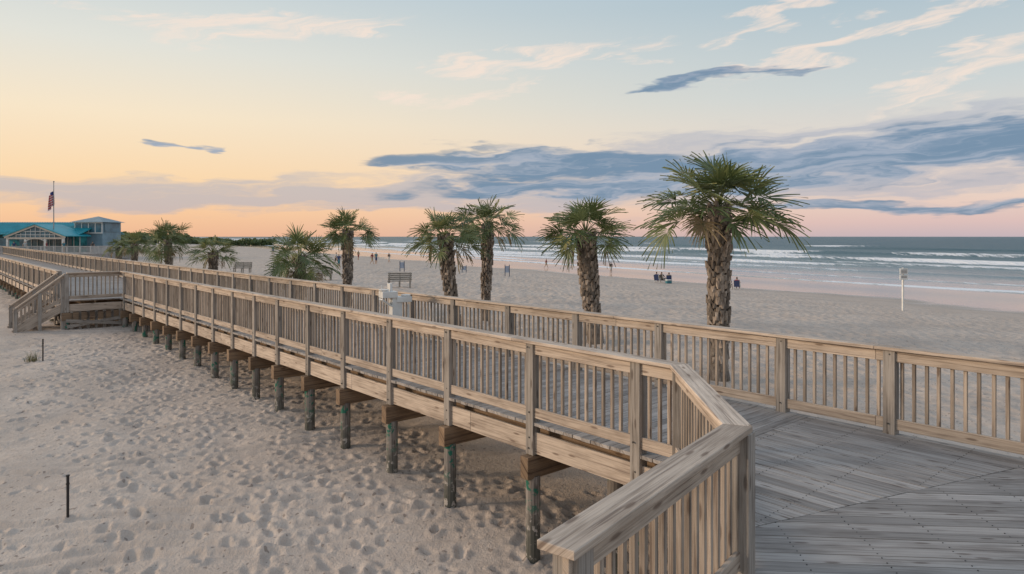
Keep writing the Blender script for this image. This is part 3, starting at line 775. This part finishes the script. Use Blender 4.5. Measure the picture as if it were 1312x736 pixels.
def chair(x,y,rot,mat):
    r_=empty('beach_chair',(x,y,gz(x,y)),rot); a=MB()
    a.beam((0,-.2,.30),(0,.2,.27),.52,.025); a.beam((0,.2,.27),(0,.45,.85),.52,.025); a.obj('sling',mat,r_); a=MB()
    for sx in (-.28,.28):
        a.beam((sx,-.25,.31),(sx,.2,.27),.03,.03); a.beam((sx,.2,.25),(sx,.46,.88),.03,.03); a.beam((sx,-.22,-.02),(sx,.3,.5),.03,.03); a.beam((sx,.35,-.02),(sx,-.15,.5),.03,.03); a.beam((sx,-.25,.5),(sx,.32,.52),.05,.025)
    a.obj('frame',M_white,r_)
for i,(rt,D,rr,s1,s2,cc) in enumerate(((.2130,72,2.6,0,4,0),(.2215,72.6,2.2,4,0,4),(.2300,72,2.9,5,4,0),(.318,63.5,2.5,0,4,4),(.330,63,2.7,2,0,0))):
    x=rt*D; chair(x,D,rr,CL[cc]); person(x,D,rr,'sit',s1,s2)
cb=empty('cooler_box',(.2265*72.2,71.3,gz(16.3,71.3)),.4); a=MB(); box(a,-.3,.3,-.18,.18,0,.34); a.obj('body',CL[3],cb,bevel=.03); a=MB(); box(a,-.32,.32,-.2,.2,.345,.42); a.beam((-.33,0,.3),(.33,0,.3),.44,.03); a.obj('lid',M_white,cb,bevel=.02)
for i,(rt,D,ps,rr) in enumerate(((-.2537,75,'stand',.3),(-.258,84,'walk',2),(-.205,95,'walk',1.2),(-.199,96,'stand',.5),(-.18,110,'walk',4),(-.225,120,'stand',1),(-.31,110,'walk',2.2),(-.12,125,'walk',4.5),(.05,116,'walk',1.4),(-.35,140,'walk',.2),(.145,98,'stand',3))):
    person(rt*D,D,rr,ps,i%6,(i+3)%6,random.uniform(.9,1.05))
for i,(x,y) in enumerate(((-71.5,98),(-70.2,98.4),(-66.8,98),(-64,97.5),(-60.8,99))): person(x,y,random.uniform(0,6),'stand',i%6,(i+2)%6,1,z=1.79)
# ------------------------------------------------ light
saz,sel=math.radians(-92),math.radians(15)
tos=Vector((math.sin(saz)*math.cos(sel),math.cos(saz)*math.cos(sel),math.sin(sel)))
sl=bpy.data.lights.new('sun','SUN'); sl.energy=2.3; sl.angle=math.radians(10); sl.color=(1,.78,.56)
so=bpy.data.objects.new('sun',sl); S.collection.objects.link(so); so.rotation_euler=tos.to_track_quat('Z','Y').to_euler(); so.location=(-20,0,20)
w=bpy.data.worlds.new('World'); S.world=w; w.use_nodes=True; q=NT(w.node_tree); bg=q.n['Background']
try:
    w.cycles.sampling_method='MANUAL'; w.cycles.sample_map_resolution=256
except Exception as ex: print(ex)
sky=q.new('ShaderNodeTexSky'); sky.sky_type='NISHITA'; sky.sun_disc=False; sky.sun_elevation=sel; sky.sun_rotation=saz
dirn=q.new('ShaderNodeTexCoord').outputs['Generated']; sp=q.new('ShaderNodeSeparateXYZ'); q.put(sp.inputs[0],dirn)
RD=57.29578
az=q.m('MULTIPLY',q.m('ARCTAN2',sp.outputs[0],sp.outputs[1]),RD); el=q.m('MULTIPLY',q.m('ARCSINE',sp.outputs[2]),RD)
e90=q.m('DIVIDE',el,90.0,clamp=True)
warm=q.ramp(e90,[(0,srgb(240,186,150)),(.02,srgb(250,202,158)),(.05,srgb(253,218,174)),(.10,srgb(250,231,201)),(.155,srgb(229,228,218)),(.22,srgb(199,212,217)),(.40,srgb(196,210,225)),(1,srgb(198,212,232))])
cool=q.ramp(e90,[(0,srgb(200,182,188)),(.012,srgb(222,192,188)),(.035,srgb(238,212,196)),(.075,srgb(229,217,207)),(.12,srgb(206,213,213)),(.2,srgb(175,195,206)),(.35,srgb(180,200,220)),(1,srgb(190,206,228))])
cz=q.m('COSINE',q.m('DIVIDE',q.m('ADD',az,80.0),RD)); fw=q.ss(cz,-.45,.7)
base=q.mix(fw,cool,warm)
w0=q.new('ShaderNodeCombineXYZ'); q.put(w0.inputs[0],q.m('MULTIPLY',az,.08)); q.put(w0.inputs[1],q.m('MULTIPLY',el,.40))
wn=q.new('ShaderNodeTexNoise'); wn.noise_dimensions='2D'; q.put(wn.inputs['Vector'],w0.outputs[0]); wn.inputs['Scale'].default_value=1.5; wn.inputs['Detail'].default_value=4; wn.inputs['Roughness'].default_value=.5
wsep=q.new('ShaderNodeSeparateColor'); q.put(wsep.inputs[0],wn.outputs['Color'])
azw=q.m('ADD',az,q.m('MULTIPLY',q.m('SUBTRACT',wsep.outputs[0],.5),26.0))
elw=q.m('ADD',el,q.m('MULTIPLY',q.m('SUBTRACT',wsep.outputs[1],.5),3.0))
cv=q.new('ShaderNodeCombineXYZ'); q.put(cv.inputs[0],q.m('MULTIPLY',azw,.045)); q.put(cv.inputs[1],q.m('MULTIPLY',q.m('SUBTRACT',elw,q.m('MULTIPLY',az,.075)),.85))
nA=q.noise(cv.outputs[0],1.4,6,.55,.15,'2D')
def ell(a0,e0,hw,hh,sl=0.0):
    da=q.m('SUBTRACT',azw,a0); de=q.m('SUBTRACT',q.m('SUBTRACT',elw,e0),q.m('MULTIPLY',da,sl))
    x1=q.m('DIVIDE',da,hw); y1=q.m('DIVIDE',de,hh)
    r=q.m('ADD',q.m('MULTIPLY',x1,x1),q.m('MULTIPLY',y1,y1))
    return q.m('SUBTRACT',1.0,r,clamp=True)
def dens(masks,lo,hi,nz,k=.55,edge=.35):
    acc=None
    for mm in masks:
        e=ell(*mm); acc=e if acc is None else q.m('MAXIMUM',acc,e)
    v=q.m('ADD',q.m('MULTIPLY',acc,k),nz)
    return q.m('MULTIPLY',q.ss(v,lo,hi),q.ss(acc,.0,edge))
dblue=dens([(46,7.4,30,2.8,.09),(27,5.8,27,2.3,.05),(0,6.3,15,1.6,-.01),(16.5,12.3,8,.8,.08),(33,2.2,18,.55,0),(-25.3,7.1,2.2,.4,0),(12,4.4,26,1.4,.03)],.50,1.06,nA,.65,.5)
lblue=dens([(-27,3.0,22,1.5,0),(-12,3.2,20,1.5,0),(2,3.6,26,2.0,.0),(22,5.4,32,4.0,.05)],.45,1.0,nA)
cv2=q.new('ShaderNodeCombineXYZ'); q.put(cv2.inputs[0],q.m('MULTIPLY',q.m('ADD',az,q.m('MULTIPLY',el,.7)),.05)); q.put(cv2.inputs[1],q.m('MULTIPLY',q.m('SUBTRACT',elw,q.m('MULTIPLY',az,.30)),1.3))
nC=q.noise(cv2.outputs[0],1.3,7,.68,.3,'2D')
cir=dens([(30,15.5,14,1.6,.32),(25,18,14,1.4,.30),(-5,11.6,9,1.1,.15),(2,14.5,12,1.3,.12),(36,12,11,2.2,.28),(-20,16,15,1.6,.12),(20,13.2,9,1.0,.2)],.62,1.15,nC,.5,.7)
c=q.mix(q.m('MULTIPLY',lblue,.62),base,srgb(168,176,194))
c=q.mix(q.m('MULTIPLY',cir,.8),c,srgb(251,230,214))
shade=q.mix(q.ss(nA,.36,.6),srgb(156,170,190),srgb(108,138,166))
c=q.mix(q.m('MULTIPLY',dblue,.92),c,shade)
c=q.mix(q.ss(el,-1.5,-.05),srgb(150,146,140),c)
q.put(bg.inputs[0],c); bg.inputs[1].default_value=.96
bg2=q.new('ShaderNodeBackground'); q.put(bg2.inputs[0],sky.outputs[0]); bg2.inputs[1].default_value=.005
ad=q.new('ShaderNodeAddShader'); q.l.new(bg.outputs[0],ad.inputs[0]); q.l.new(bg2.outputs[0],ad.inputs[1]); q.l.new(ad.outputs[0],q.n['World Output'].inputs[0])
# ------------------------------------------------ camera
cd=bpy.data.cameras.new('camera'); cd.lens=24; cd.sensor_width=36; cd.shift_y=-65/1312; cd.clip_end=20000; cd.clip_start=.1
co_=bpy.data.objects.new('camera',cd); S.collection.objects.link(co_); co_.location=(0,0,CAMZ); co_.rotation_euler=(math.radians(90),0,0)
S.camera=co_
